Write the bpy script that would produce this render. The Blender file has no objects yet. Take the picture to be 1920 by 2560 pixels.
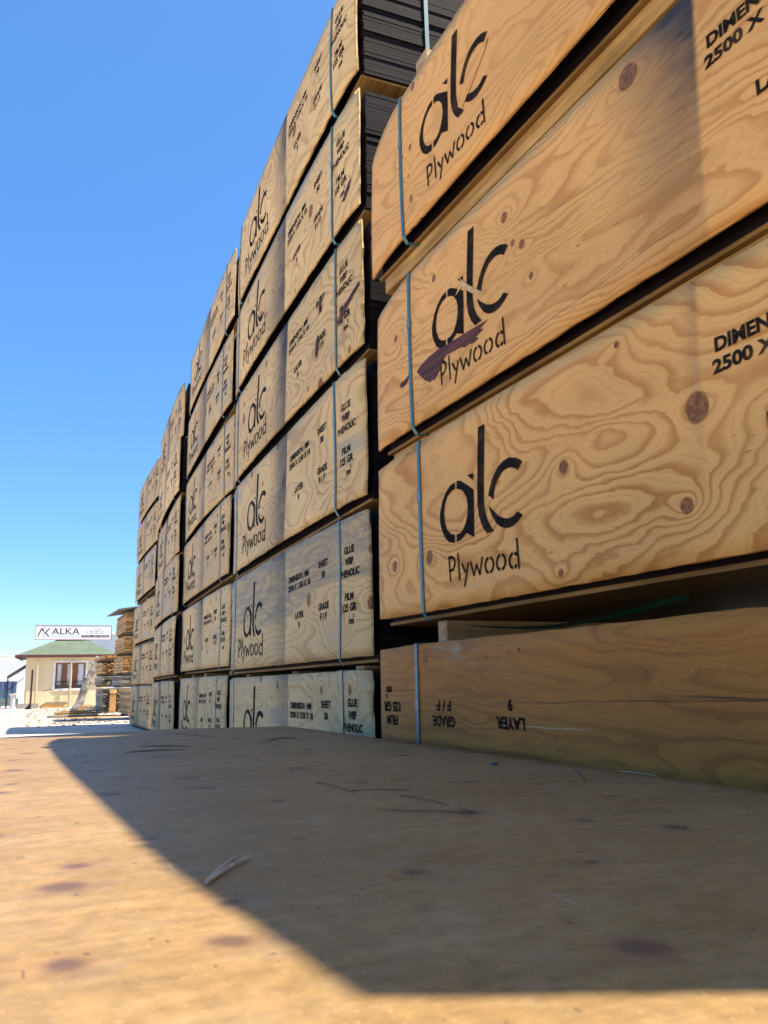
import bpy, bmesh, math, random
from math import sin, cos, pi, radians as R, atan2, sqrt, exp
from mathutils import Vector, Matrix
from mathutils.geometry import tessellate_polygon

sc = bpy.context.scene
col = sc.collection
ZC = 0.56                      # height of the lens above the yard

# ------------------------------------------------------------------ camera
AZ, PITCH, ROLL, FPX = 0.421087, 0.207310, -0.020138, 2026.05
fw = Vector((cos(PITCH)*sin(AZ), cos(PITCH)*cos(AZ), sin(PITCH)))
rt = Vector((cos(AZ), -sin(AZ), 0)); up = rt.cross(fw)
rx = rt*cos(ROLL) + up*sin(ROLL)
uy = up*cos(ROLL) - rt*sin(ROLL)
cd = bpy.data.cameras.new('camera'); cam = bpy.data.objects.new('camera', cd); col.objects.link(cam)
M = Matrix((rx, uy, -fw)).transposed().to_4x4(); M.translation = (0, 0, ZC)
cam.matrix_world = M
cd.sensor_fit = 'HORIZONTAL'; cd.sensor_width = 36.0; cd.lens = 36.0*FPX/1920
cd.clip_start = 0.02; cd.clip_end = 3000
cd.dof.use_dof = True; cd.dof.focus_distance = 8.0; cd.dof.aperture_fstop = 19.0
sc.camera = cam

# ------------------------------------------------------------------ sun, sky, exposure
EL = R(62.6); SX, SY = 0.890, -0.456          # horizontal direction towards the sun
w = bpy.data.worlds.new('World'); sc.world = w; w.use_nodes = True
nt = w.node_tree; bg = nt.nodes['Background']
sky = nt.nodes.new('ShaderNodeTexSky'); sky.sky_type = 'NISHITA'; sky.sun_disc = False
sky.sun_elevation = EL; sky.sun_rotation = atan2(SX, SY); sky.altitude = 100
sky.air_density = 0.6; sky.dust_density = 0.5; sky.ozone_density = 6.0
gm = nt.nodes.new('ShaderNodeGamma'); gm.inputs[1].default_value = 0.6
hs = nt.nodes.new('ShaderNodeHueSaturation'); hs.inputs['Saturation'].default_value = 1.5; hs.inputs['Hue'].default_value = 0.505
nt.links.new(sky.outputs[0], gm.inputs[0]); nt.links.new(gm.outputs[0], hs.inputs['Color'])
nt.links.new(hs.outputs[0], bg.inputs[0]); bg.inputs[1].default_value = 0.127
sd = bpy.data.lights.new('sun', 'SUN'); so = bpy.data.objects.new('sun', sd); col.objects.link(so)
sd.energy = 2.45; sd.angle = R(0.5); sd.color = (1.0, 0.90, 0.74)
so.rotation_euler = (-Vector((SX*cos(EL), SY*cos(EL), sin(EL)))).to_track_quat('-Z', 'Y').to_euler()
sc.view_settings.view_transform = 'Standard'; sc.view_settings.look = 'None'
sc.view_settings.gamma = 1; sc.view_settings.use_curve_mapping = False
sc.view_settings.exposure = 2.15

# ------------------------------------------------------------------ node helpers
class NG:
    def __init__(s, name):
        s.m = bpy.data.materials.new(name); s.m.use_nodes = True
        s.t = s.m.node_tree; s.b = s.t.nodes['Principled BSDF']; s.out = s.t.nodes['Material Output']
    def n(s, t): return s.t.nodes.new(t)
    def put(s, sock, v):
        if isinstance(v, bpy.types.NodeSocket): s.t.links.new(v, sock)
        elif v is not None:
            if isinstance(v, (tuple, list)) and len(v) == 3 and sock.type == 'RGBA': v = (*v, 1)
            sock.default_value = v
    def f(s, op, a, b=None, c=None, clamp=False):
        n = s.n('ShaderNodeMath'); n.operation = op; n.use_clamp = clamp
        for i, x in enumerate((a, b, c)): s.put(n.inputs[i], x)
        return n.outputs[0]
    def ss(s, x, a, b):
        n = s.n('ShaderNodeMapRange'); n.interpolation_type = 'SMOOTHSTEP'
        s.put(n.inputs[0], x); s.put(n.inputs[1], a); s.put(n.inputs[2], b); return n.outputs[0]
    def lin(s, x, a, b, c, d):
        n = s.n('ShaderNodeMapRange')
        for i, q in enumerate((x, a, b, c, d)): s.put(n.inputs[i], q)
        return n.outputs[0]
    def xyz(s, x, y, z=0.0):
        n = s.n('ShaderNodeCombineXYZ'); s.put(n.inputs[0], x); s.put(n.inputs[1], y); s.put(n.inputs[2], z); return n.outputs[0]
    def obj(s):
        n = s.n('ShaderNodeTexCoord'); m = s.n('ShaderNodeSeparateXYZ'); s.t.links.new(n.outputs['Object'], m.inputs[0])
        return m.outputs[0], m.outputs[1], m.outputs[2], n.outputs['Object']
    def rnd(s): return s.n('ShaderNodeObjectInfo').outputs['Random']
    def attr(s, name, geo=False):
        n = s.n('ShaderNodeAttribute'); n.attribute_type = 'GEOMETRY' if geo else 'OBJECT'; n.attribute_name = name; return n.outputs['Fac']
    def noise(s, v, scale=1.0, detail=2.0, rough=.5, dist=0.0):
        n = s.n('ShaderNodeTexNoise'); s.put(n.inputs['Vector'], v); n.inputs['Scale'].default_value = scale
        n.inputs['Detail'].default_value = detail; n.inputs['Roughness'].default_value = rough; n.inputs['Distortion'].default_value = dist
        return n.outputs['Fac']
    def vor(s, v, scale, dims='2D', feat='F1'):
        n = s.n('ShaderNodeTexVoronoi'); n.voronoi_dimensions = dims; n.feature = feat
        s.put(n.inputs['Vector'], v); n.inputs['Scale'].default_value = scale
        q = s.n('ShaderNodeSeparateColor'); s.t.links.new(n.outputs['Color'], q.inputs[0])
        return n.outputs['Distance'], q.outputs[0], q.outputs[1]
    def mix(s, f, a, b, mode='MIX'):
        n = s.n('ShaderNodeMix'); n.data_type = 'RGBA'; n.blend_type = mode
        s.put(n.inputs[0], f); s.put(n.inputs[6], a); s.put(n.inputs[7], b); return n.outputs[2]
    def bump(s, h, strength=.3, dist=.01):
        n = s.n('ShaderNodeBump'); n.inputs['Strength'].default_value = strength; n.inputs['Distance'].default_value = dist
        s.t.links.new(h, n.inputs['Height']); s.t.links.new(n.outputs[0], s.b.inputs['Normal'])
    def done(s, colr, rough=.6, spec=.3, metal=0.0):
        s.put(s.b.inputs['Base Color'], colr); s.put(s.b.inputs['Roughness'], rough)
        s.put(s.b.inputs['Specular IOR Level'], spec); s.b.inputs['Metallic'].default_value = metal
        return s.m

def plain(name, c, rough=.6, var=.12, scale=6.0, spec=.3, metal=0.0, bump=0.0):
    g = NG(name); x, y, z, P = g.obj()
    n = g.noise(P, scale, 4, .6)
    k = g.lin(n, .3, .7, 1-var, 1+var)
    cc = g.mix(1.0, c, g.xyz(k, k, k), 'MULTIPLY')
    if bump: g.bump(g.noise(P, scale*8, 3, .6), bump, .01)
    return g.done(cc, rough, spec, metal)

# rotary-cut softwood veneer: contour rings round knots, latewood lines, spray stains, weathering
def make_ply(name, early, late, knots=None, ringk=11.0, grey=(.42, .34, .23), vstretch=3.6, tilt=.05, kamp=4.5, fine=.30, cracks=()):
    g = NG(name); u, y, v, P = g.obj(); rd = g.rnd(); sd_ = g.f('MULTIPLY', rd, 71.0)
    wob = g.noise(g.xyz(g.f('MULTIPLY', u, 5), g.f('ADD', sd_, 3), g.f('MULTIPLY', v, 11)), 1, 4, .58)
    wob2 = g.f('SUBTRACT', wob, .5)
    wb = g.f('SUBTRACT', g.noise(g.xyz(g.f('MULTIPLY', u, 3.2), g.f('ADD', sd_, 33), g.f('MULTIPLY', v, 7)), 1, 3, .55), .5)
    uu = g.f('ADD', u, g.f('MULTIPLY', wb, .22)); vv = g.f('ADD', g.f('ADD', v, g.f('MULTIPLY', wob2, .075)), g.f('MULTIPLY', u, tilt))
    base = g.noise(g.xyz(g.f('MULTIPLY', uu, 1.0), sd_, g.f('MULTIPLY', vv, vstretch)), 1, 1.2, .42, .2)
    h = g.f('ADD', g.f('MULTIPLY', base, ringk), g.f('MULTIPLY', wob2, .9))
    km = None
    if knots:
        for (uk, vk, rk) in knots:
            du = g.f('SUBTRACT', u, uk); dv = g.f('SUBTRACT', v, vk)
            d = g.f('DIVIDE', g.f('SQRT', g.f('ADD', g.f('MULTIPLY', du, du), g.f('MULTIPLY', g.f('MULTIPLY', dv, dv), .95))), rk)
            d = g.f('ADD', d, g.f('MULTIPLY', wob2, .5))
            dd = g.f('SQRT', g.f('ADD', g.f('MULTIPLY', g.f('MULTIPLY', du, du), .35), g.f('MULTIPLY', dv, dv)))
            h = g.f('ADD', h, g.f('MULTIPLY', g.f('EXPONENT', g.f('MULTIPLY', dd, -1.0/(.018+rk*.9))), kamp*min(1.0, rk/.018)))
            k = g.f('SUBTRACT', 1.0, g.ss(d, .86, 1.12))
            km = k if km is None else g.f('MAXIMUM', km, k)
    else:
        D, c1, c2 = g.vor(g.xyz(g.f('ADD', u, g.f('MULTIPLY', sd_, 3.7)), v), 2.9)
        D = g.f('ADD', D, g.f('MULTIPLY', wob2, .06))
        on = g.ss(c1, .38, .42)
        h = g.f('ADD', h, g.f('MULTIPLY', g.f('MULTIPLY', g.f('EXPONENT', g.f('MULTIPLY', D, -5.5)), 6.0), on))
        rr = g.f('MULTIPLY', g.lin(c2, 0, 1, .035, .105), on)
        km = g.f('SUBTRACT', 1.0, g.ss(D, g.f('SUBTRACT', rr, .016), g.f('ADD', rr, .012)))
    fr = g.f('FRACT', h)
    lw = g.f('MULTIPLY', g.ss(fr, .42, .90), g.f('SUBTRACT', 1.0, g.ss(fr, .93, 1.0)))
    fr2 = g.f('FRACT', g.f('ADD', g.f('MULTIPLY', h, 3.0), g.f('MULTIPLY', wob, 1.5)))
    lw = g.f('MAXIMUM', lw, g.f('MULTIPLY', g.f('MULTIPLY', g.ss(fr2, .55, .92), g.f('SUBTRACT', 1.0, g.ss(fr2, .94, 1.0))), fine))
    lwv = g.f('MULTIPLY', lw, g.lin(g.noise(g.xyz(g.f('MULTIPLY', u, 2), g.f('ADD', sd_, 9), g.f('MULTIPLY', v, 4))), .3, .7, .35, .95))
    fib = g.noise(g.xyz(g.f('MULTIPLY', u, 9), sd_, g.f('MULTIPLY', v, 260)), 1, 2, .6)
    tone = g.noise(g.xyz(g.f('MULTIPLY', u, 1.4), g.f('ADD', sd_, 20), g.f('MULTIPLY', v, 2.2)), 1, 3, .6)
    tk = g.f('MULTIPLY', g.lin(fib, .25, .75, .93, 1.06), g.lin(tone, .25, .75, .84, 1.12))
    c = g.mix(lwv, early, late)
    tk = g.f('MULTIPLY', tk, g.attr('tone'))
    c = g.mix(1.0, c, g.xyz(tk, tk, tk), 'MULTIPLY')
    # weathered grey patches, different on every pack
    wn = g.noise(g.xyz(g.f('MULTIPLY', u, 1.7), g.f('ADD', sd_, 40), g.f('MULTIPLY', v, 7)), 1, 5, .62)
    we = g.attr('weather')
    th = g.lin(we, 0, 1, .74, .40)
    c = g.mix(g.f('MULTIPLY', g.ss(wn, th, g.f('ADD', th, .16)), .8), c, grey)
    # blue-grey streaks on strongly weathered upper half
    wl = g.attr('greytop')
    st = g.noise(g.xyz(g.f('MULTIPLY', u, 5), g.f('ADD', sd_, 60), g.f('MULTIPLY', v, 46)), 1, 4, .65)
    edge = g.f('ADD', .25, g.f('MULTIPLY', g.f('SUBTRACT', base, .5), .35))
    c = g.mix(g.f('MULTIPLY', g.f('MULTIPLY', wl, g.ss(v, edge, g.f('ADD', edge, .03))), g.lin(st, .32, .62, .95, .25)), c, (.24, .205, .15))
    # knots
    kc = g.mix(g.ss(g.noise(g.xyz(g.f('MULTIPLY', u, 60), sd_, g.f('MULTIPLY', v, 60)), 1, 4, .7, .8), .38, .62), (.10, .026, .008), (.34, .12, .034))
    c = g.mix(g.f('MULTIPLY', km, .88), c, kc)
    # small dark resin dashes along the grain
    dn = g.noise(g.xyz(g.f('MULTIPLY', u, 34), g.f('ADD', sd_, 80), g.f('MULTIPLY', v, 240)), 1, 1, .4)
    dm = g.f('MULTIPLY', g.ss(dn, .70, .74), g.ss(g.noise(g.xyz(u, g.f('ADD', sd_, 90), v), 4.5, 2), .52, .60))
    c = g.mix(g.f('MULTIPLY', dm, .8), c, (.10, .045, .025))
    for (u0, u1, v0, sl, wd, kind) in cracks:
        q = g.f('ADD', g.f('SUBTRACT', g.f('SUBTRACT', v, v0), g.f('MULTIPLY', g.f('SUBTRACT', u, u0), sl)), g.f('MULTIPLY', wob2, .018))
        cm = g.f('SUBTRACT', 1.0, g.ss(g.f('ABSOLUTE', q), wd*.5, wd*1.6))
        cm = g.f('MULTIPLY', g.f('MULTIPLY', cm, g.ss(u, u0, u0+.06)), g.f('SUBTRACT', 1.0, g.ss(u, u1-.08, u1)))
        cm = g.f('MULTIPLY', cm, g.lin(fib, .35, .6, .45, 1.0))
        c = g.mix(g.f('MULTIPLY', cm, .85, clamp=True), c, [(.05, .028, .016), (.55, .40, .22), (.40, .17, .04)][kind])
    # spray-paint overshoot beside the stencil plate: sharp to the right, fading to the left
    su = g.f('ADD', g.attr('stain_edge'), g.f('MULTIPLY', g.f('SUBTRACT', v, .27), .05)); sw = g.attr('stain_width'); sk = g.attr('stain')
    ed = g.f('SUBTRACT', 1.0, g.ss(u, g.f('SUBTRACT', su, .012), g.f('ADD', su, .006)))
    fall = g.f('POWER', g.ss(u, g.f('SUBTRACT', su, sw), su), 1.5)
    scr = g.noise(g.xyz(g.f('MULTIPLY', u, 7), g.f('ADD', sd_, 5), g.f('MULTIPLY', v, 90)), 1, 4, .7)
    pat = g.noise(g.xyz(g.f('MULTIPLY', u, 4), g.f('ADD', sd_, 15), g.f('MULTIPLY', v, 5)), 1, 3, .6)
    va = g.lin(v, .05, .5, g.attr('stain_low'), 1.0)
    s2 = g.f('MULTIPLY', g.f('MULTIPLY', g.f('MULTIPLY', ed, fall), va), g.f('MULTIPLY', g.lin(scr, .3, .7, .82, 1.06), g.lin(pat, .3, .7, .72, 1.15)))
    c = g.mix(g.f('MULTIPLY', s2, sk, clamp=True), c, (.055, .048, .040))
    # second stain at the far end left of the strap
    s3 = g.f('MULTIPLY', g.f('SUBTRACT', 1.0, g.ss(u, .02, .24)), g.attr('end_stain'))
    c = g.mix(g.f('MULTIPLY', s3, g.lin(pat, .3, .7, .55, 1.0), clamp=True), c, (.06, .06, .06))
    g.bump(g.f('ADD', g.f('MULTIPLY', lw, .5), fib), .12, .004)
    return g.done(c, g.lin(fib, .3, .7, .55, .72), .22)

PINE_E, PINE_L = (.84, .425, .125), (.50, .175, .030)
M_A = {
 1: make_ply('pine_face_lowest', (.50, .185, .032), (.33, .11, .02), [(1.93, .40, .012), (.36, .50, .012), (1.30, .44, .007), (.86, .505, .006), (1.9, .47, .012), (.30, .45, .008)], 13.0, vstretch=9.0, tilt=.02, kamp=1.2, fine=.45, cracks=[(.0, .34, .405, .01, .0012, 0), (.70, 1.75, .372, .022, .0011, 0), (.72, 1.15, .318, .012, .0013, 1), (1.35, 1.75, .40, -.03, .002, 0)]),  # base colour darkened to carry the shade on this low pack
 2: make_ply('pine_face_contour', PINE_E, PINE_L, [(.153, .171, .019), (.409, .164, .022), (1.05, .033, .010), (1.504, .292, .031), (1.091, .279, .018), (1.456, .111, .018), (1.301, .502, .008), (2.1, .3, .03)], 25.0, vstretch=3.1),
 3: make_ply('pine_face_straight', (.84, .425, .13), (.55, .22, .046), [(1.394, .486, .03), (.192, .36, .014), (.897, .424, .016), (.97, .305, .013), (.489, .443, .013), (1.0, .2, .01), (.93, .33, .01)], 20.0, vstretch=5.2, tilt=.06, cracks=[(.6, 1.55, .035, .03, .0008, 0), (.9, 1.7, .30, .09, .0006, 0), (1.2, 1.6, .06, .045, .0012, 2)]),
 4: make_ply('pine_face_fine', (.84, .425, .13), (.60, .26, .066), [(.393, .107, .013), (.40, .30, .012), (.43, .52, .016), (1.02, .44, .006), (.38, .2, .007)], 28.0, vstretch=3.0)}
M_B = make_ply('pine_face_weathered', (.78, .50, .21), (.48, .25, .085), None, 20.0)

def film_mat():
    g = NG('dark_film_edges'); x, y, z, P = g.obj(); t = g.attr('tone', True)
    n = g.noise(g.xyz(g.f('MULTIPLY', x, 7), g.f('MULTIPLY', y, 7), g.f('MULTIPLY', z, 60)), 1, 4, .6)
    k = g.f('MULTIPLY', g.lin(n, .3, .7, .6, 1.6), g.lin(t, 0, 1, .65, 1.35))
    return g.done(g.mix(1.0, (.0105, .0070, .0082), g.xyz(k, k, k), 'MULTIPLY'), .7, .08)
M_FILM = film_mat()

def wood_mat(name, c1, c2, ax=0, rough=.65, tone=False):
    g = NG(name); x, y, z, P = g.obj(); sd_ = g.f('MULTIPLY', g.rnd(), 50)
    s = [55, 55, 55]; s[ax] = 3
    n = g.noise(g.xyz(g.f('ADD', g.f('MULTIPLY', x, s[0]), sd_), g.f('MULTIPLY', y, s[1]), g.f('MULTIPLY', z, s[2])), 1, 3, .6, .3)
    n2 = g.noise(P, 5, 3, .6)
    k = g.lin(n2, .3, .7, .75, 1.2)
    if tone: k = g.f('MULTIPLY', k, g.lin(g.attr('tone', True), 0, 1, .55, 1.35))
    c = g.mix(g.ss(n, .35, .65), c1, c2); c = g.mix(1.0, c, g.xyz(k, k, k), 'MULTIPLY')
    g.bump(n, .2, .004)
    return g.done(c, rough, .2)
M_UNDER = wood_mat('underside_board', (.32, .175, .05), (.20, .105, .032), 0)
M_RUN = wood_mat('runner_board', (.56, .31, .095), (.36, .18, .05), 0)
M_BLOCK = wood_mat('bearer_wood', (.50, .33, .16), (.32, .19, .08), 1)
M_LUM = wood_mat('sawn_lumber', (.60, .36, .14), (.42, .22, .075), 1, tone=True)
M_LUMG = wood_mat('weathered_lumber', (.30, .26, .20), (.17, .14, .10), 1, tone=True)
M_LUMO = wood_mat('fresh_orange_lumber', (.62, .37, .15), (.47, .25, .09), 1, tone=True)
M_STRAP = plain('teal_strap', (.045, .15, .17), .38, .15, 20, .5)
M_STRAPG = plain('green_strap', (.03, .13, .075), .3, .15, 20, .6)

def ink_mat():
    g = NG('black_stencil_paint'); x, y, z, P = g.obj()
    n = g.noise(P, 90, 3, .7); n2 = g.noise(P, 7, 3, .6)
    a = g.f('MULTIPLY', g.ss(n, .18, .34), g.f('MULTIPLY', g.lin(n2, .28, .5, .72, 1.0), g.lin(g.rnd(), 0, 1, .86, 1.0)))
    tr = g.n('ShaderNodeBsdfTransparent'); mx = g.n('ShaderNodeMixShader')
    g.put(mx.inputs[0], a); g.t.links.new(tr.outputs[0], mx.inputs[1]); g.t.links.new(g.b.outputs[0], mx.inputs[2])
    g.t.links.new(mx.outputs[0], g.out.inputs[0])
    return g.done((.010, .010, .011), .8, .04)
M_INK = ink_mat()
M_TORN = wood_mat('torn_purple_core', (.050, .016, .016), (.13, .045, .03), 0)
M_SPLIT = wood_mat('split_pale_veneer', (.66, .43, .19), (.48, .28, .10), 0)

# ------------------------------------------------------------------ mesh helpers
def link(o, parent=None):
    col.objects.link(o)
    if parent is not None: o.parent = parent
    return o
def mesh_obj(name, V, F, mat, parent=None, smooth=False, tone=None):
    me = bpy.data.meshes.new(name); me.from_pydata([tuple(p) for p in V], [], F); me.update()
    if tone is not None:
        a = me.attributes.new('tone', 'FLOAT', 'FACE')
        for i, t in enumerate(tone): a.data[i].value = t
    if mat: me.materials.append(mat)
    if smooth: me.polygons.foreach_set('use_smooth', [True]*len(me.polygons))
    return link(bpy.data.objects.new(name, me), parent)
class MB:
    def __init__(s): s.V = []; s.F = []; s.T = []
    def box(s, a, b, tone=.5, rot=0.0, c=None, tilt=None):
        x0, y0, z0 = a; x1, y1, z1 = b; i = len(s.V)
        P = [(x0,y0,z0),(x1,y0,z0),(x1,y1,z0),(x0,y1,z0),(x0,y0,z1),(x1,y0,z1),(x1,y1,z1),(x0,y1,z1)]
        if rot:
            cx, cy = c or ((x0+x1)/2, (y0+y1)/2)
            P = [(cx+(p[0]-cx)*cos(rot)-(p[1]-cy)*sin(rot), cy+(p[0]-cx)*sin(rot)+(p[1]-cy)*cos(rot), p[2]) for p in P]
        s.V += P
        for q in ((0,3,2,1),(4,5,6,7),(0,1,5,4),(1,2,6,5),(2,3,7,6),(3,0,4,7)): s.F.append(tuple(i+k for k in q)); s.T.append(tone)
    def tube(s, pts, rad, n=8, cap=True, tone=.5):
        pts = [Vector(p) for p in pts]; rings = []
        for k, p in enumerate(pts):
            d = (pts[min(k+1, len(pts)-1)] - pts[max(k-1, 0)]).normalized()
            a = d.orthogonal().normalized() if k == 0 else (a - d*a.dot(d)).normalized()
            b = d.cross(a); r = rad[k] if isinstance(rad, (list, tuple)) else rad
            i = len(s.V); s.V += [tuple(p + (a*cos(2*pi*j/n) + b*sin(2*pi*j/n))*r) for j in range(n)]; rings.append(i)
        for k in range(len(pts)-1):
            for j in range(n):
                s.F.append((rings[k]+j, rings[k]+(j+1)%n, rings[k+1]+(j+1)%n, rings[k+1]+j)); s.T.append(tone)
        if cap:
            s.F.append(tuple(rings[0]+j for j in reversed(range(n)))); s.F.append(tuple(rings[-1]+j for j in range(n))); s.T += [tone, tone]
    def poly(s, P, tone=.5):
        i = len(s.V); s.V += [tuple(p) for p in P]; s.F.append(tuple(range(i, i+len(P)))); s.T.append(tone)
    def build(s, name, mat, parent=None, smooth=False, bevel=0.0):
        o = mesh_obj(name, s.V, s.F, mat, parent, smooth, s.T)
        if bevel:
            m = o.modifiers.new('bevel', 'BEVEL'); m.width = bevel; m.segments = 2; m.limit_method = 'ANGLE'
        return o
def tag(o, label=None, cat=None, group=None, kind=None):
    if label: o['label'] = label
    if cat: o['category'] = cat
    if group: o['group'] = group
    if kind: o['kind'] = kind
    return o
def empty(name, loc, rz=0.0):
    o = bpy.data.objects.new(name, None); o.location = loc; o.rotation_euler = (0, 0, rz); o.empty_display_size = .1
    return link(o)

# ------------------------------------------------------------------ lettering
def text_geo(s, bold=0.0):
    cu = bpy.data.curves.new('tmp_text', 'FONT'); cu.body = s; cu.offset = bold; cu.resolution_u = 3; cu.fill_mode = 'FRONT' if hasattr(cu, 'fill_mode') else cu.fill_mode
    ob = bpy.data.objects.new('tmp_text', cu); col.objects.link(ob)
    dg = bpy.context.evaluated_depsgraph_get(); me = bpy.data.meshes.new_from_object(ob.evaluated_get(dg))
    V = [(v.co.x, v.co.y) for v in me.vertices]; F = [tuple(p.vertices) for p in me.polygons]
    bpy.data.objects.remove(ob); bpy.data.curves.remove(cu); bpy.data.meshes.remove(me)
    x0 = min(p[0] for p in V); x1 = max(p[0] for p in V); y0 = min(p[1] for p in V); y1 = max(p[1] for p in V)
    return [((x-x0)/(x1-x0), (y-y0)/(y1-y0)) for x, y in V], F
_tc = {}
def text_in(box, s, bold=0.0):
    if (s, bold) not in _tc: _tc[s, bold] = text_geo(s, bold)
    V, F = _tc[s, bold]; u0, v0, u1, v1 = box
    return [(u0+x*(u1-u0), v0+y*(v1-v0)) for x, y in V], F
def fill(P):
    return list(P), [tuple(t) for t in tessellate_polygon([[Vector((x, y, 0)) for x, y in P]])]
def stroke(P, wd):
    V = []; F = []
    for (x0, y0), (x1, y1) in zip(P, P[1:]):
        L = math.hypot(x1-x0, y1-y0) or 1; nx, ny = -(y1-y0)/L*wd/2, (x1-x0)/L*wd/2; ex, ey = (x1-x0)/L*wd*.2, (y1-y0)/L*wd*.2
        i = len(V); V += [(x0+nx-ex, y0+ny-ey), (x0-nx-ex, y0-ny-ey), (x1-nx+ex, y1-ny+ey), (x1+nx+ex, y1+ny+ey)]; F.append((i, i+1, i+2, i+3))
    return V, F
LOGO=[[(0.7277,0.4857),(0.7626,0.4852),(0.7522,0.3976),(0.7414,0.3097),(0.738,0.27),(0.7423,0.2357),(0.7559,0.2067),(0.7792,0.1806),(0.7416,0.1807),(0.7213,0.2042),(0.7082,0.2335),(0.7026,0.2662),(0.7069,0.3175),(0.7177,0.4067)],[(0.6571,0.3644),(0.6907,0.3623),(0.6869,0.3424)],[(0.586,0.3606),(0.5577,0.3575),(0.528,0.3423),(0.5045,0.3193),(0.4873,0.2859),(0.4856,0.2617),(0.4936,0.2359),(0.511,0.2087),(0.5358,0.1902),(0.5688,0.183),(0.5706,0.2075),(0.5469,0.2133),(0.5269,0.2299),(0.5145,0.2563),(0.513,0.2833),(0.5207,0.3085),(0.539,0.329),(0.5634,0.3393),(0.5845,0.3401)],[(0.5953,0.3616),(0.6156,0.3585),(0.6413,0.3442),(0.6869,0.3163),(0.6857,0.2765),(0.6808,0.2319),(0.6766,0.1814),(0.6365,0.2008),(0.6228,0.1944),(0.6021,0.1863),(0.5793,0.1836),(0.5811,0.2062),(0.6014,0.2062),(0.62,0.2145),(0.6344,0.2292),(0.6459,0.2524),(0.6513,0.2767),(0.6467,0.3009),(0.6328,0.3203),(0.6158,0.3323),(0.5935,0.3386)],[(0.9294,0.3341),(0.917,0.3443),(0.8964,0.3539),(0.8713,0.3595),(0.8451,0.3587),(0.8175,0.3493),(0.7946,0.3329),(0.7771,0.3126),(0.7631,0.2892),(0.7605,0.283),(0.786,0.2665),(0.7889,0.2812),(0.7975,0.2991),(0.8146,0.3171),(0.8349,0.3296),(0.856,0.3342),(0.8761,0.3324),(0.8937,0.3258),(0.9065,0.3163)],[(0.7601,0.2554),(0.7839,0.2341),(0.8092,0.215),(0.8347,0.2048),(0.8566,0.2016),(0.875,0.2038),(0.8937,0.2122),(0.9152,0.1986),(0.8948,0.1871),(0.8727,0.1797),(0.8506,0.1768),(0.8287,0.1797),(0.8069,0.1886),(0.7889,0.2027),(0.7714,0.2256),(0.763,0.2427)]]
PLY=[[(0.5303,0.1473),(0.5329,0.0753)],[(0.5278,0.146),(0.5501,0.1436),(0.5622,0.1332),(0.5622,0.1205),(0.5492,0.1071),(0.5319,0.1058)],[(0.5822,0.1501),(0.5853,0.0737)],[(0.6025,0.1172),(0.6177,0.0923)],[(0.6361,0.1148),(0.6115,0.0524)],[(0.6491,0.1163),(0.6637,0.0764),(0.6799,0.1042),(0.6949,0.0757),(0.7109,0.1196)],[(0.7412,0.1139),(0.7349,0.1114),(0.7295,0.107),(0.7258,0.1013),(0.7242,0.0947),(0.7247,0.0881),(0.7274,0.0822),(0.7319,0.0775),(0.7378,0.0747)],[(0.7485,0.0745),(0.7548,0.077),(0.76,0.0814),(0.7636,0.0871),(0.7652,0.0935),(0.7647,0.1),(0.7621,0.1059),(0.7577,0.1106),(0.7519,0.1135)],[(0.7985,0.1134),(0.792,0.1109),(0.7866,0.1067),(0.7829,0.101),(0.7812,0.0947),(0.7817,0.0882),(0.7845,0.0824),(0.7891,0.0779),(0.795,0.0751)],[(0.8057,0.0748),(0.8121,0.0773),(0.8173,0.0816),(0.821,0.0872),(0.8226,0.0934),(0.8221,0.0998),(0.8195,0.1055),(0.8151,0.1101),(0.8092,0.113)],[(0.8581,0.1093),(0.8519,0.1069),(0.8468,0.1027),(0.8432,0.0972),(0.8416,0.091),(0.8421,0.0847),(0.8446,0.079),(0.8489,0.0746),(0.8546,0.0719)],[(0.8749,0.1024),(0.8728,0.1052),(0.8703,0.1074),(0.8674,0.1089)],[(0.8639,0.0717),(0.867,0.073),(0.87,0.0751),(0.8726,0.0777)],[(0.8808,0.1441),(0.8827,0.067)]]

BD = .042
LABELS = [('DIMENSION : MM', (1.505, .381, 1.818, .411)), ('2500 X 1250 X 18', (1.495, .340, 1.838, .369)), ('SHEET', (1.95, .391, 2.072, .422)), ('30', (1.988, .345, 2.034, .375)),
 ('LAYER', (1.60, .205, 1.73, .236)), ('9', (1.65, .160, 1.672, .191)), ('GRADE', (1.944, .211, 2.078, .242)), ('F / F', (1.965, .168, 2.052, .198)),
 ('GLUE', (2.262, .401, 2.362, .432)), ('WBP', (2.268, .356, 2.352, .387)), ('PHENOLIC', (2.216, .310, 2.407, .341)), ('FILM', (2.264, .219, 2.352, .249)),
 ('125 GR', (2.242, .175, 2.38, .208)), ('m', (2.310, .126, 2.354, .146)), ('2', (2.346, .150, 2.360, .166))]
BLOCKS = [('dimension_stencil', (0, 1)), ('sheet_stencil', (2, 3)), ('layer_stencil', (4, 5)), ('grade_stencil', (6, 7)), ('glue_stencil', (8, 9, 10)), ('film_stencil', (11, 12, 13, 14))]
def join(gs):
    V = []; F = []
    for g in gs: i = len(V); V.extend(g[0]); F.extend(tuple(i+k for k in f) for f in g[1])
    return V, F
def stencils(logo=True):
    out = [('logo_stencil', join([fill(P) for P in LOGO])), ('word_stencil', join([stroke(P, .0085) for P in PLY]))] if logo else []
    return out + [(n, join([text_in(LABELS[i][1], LABELS[i][0], BD) for i in ix])) for n, ix in BLOCKS]

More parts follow.
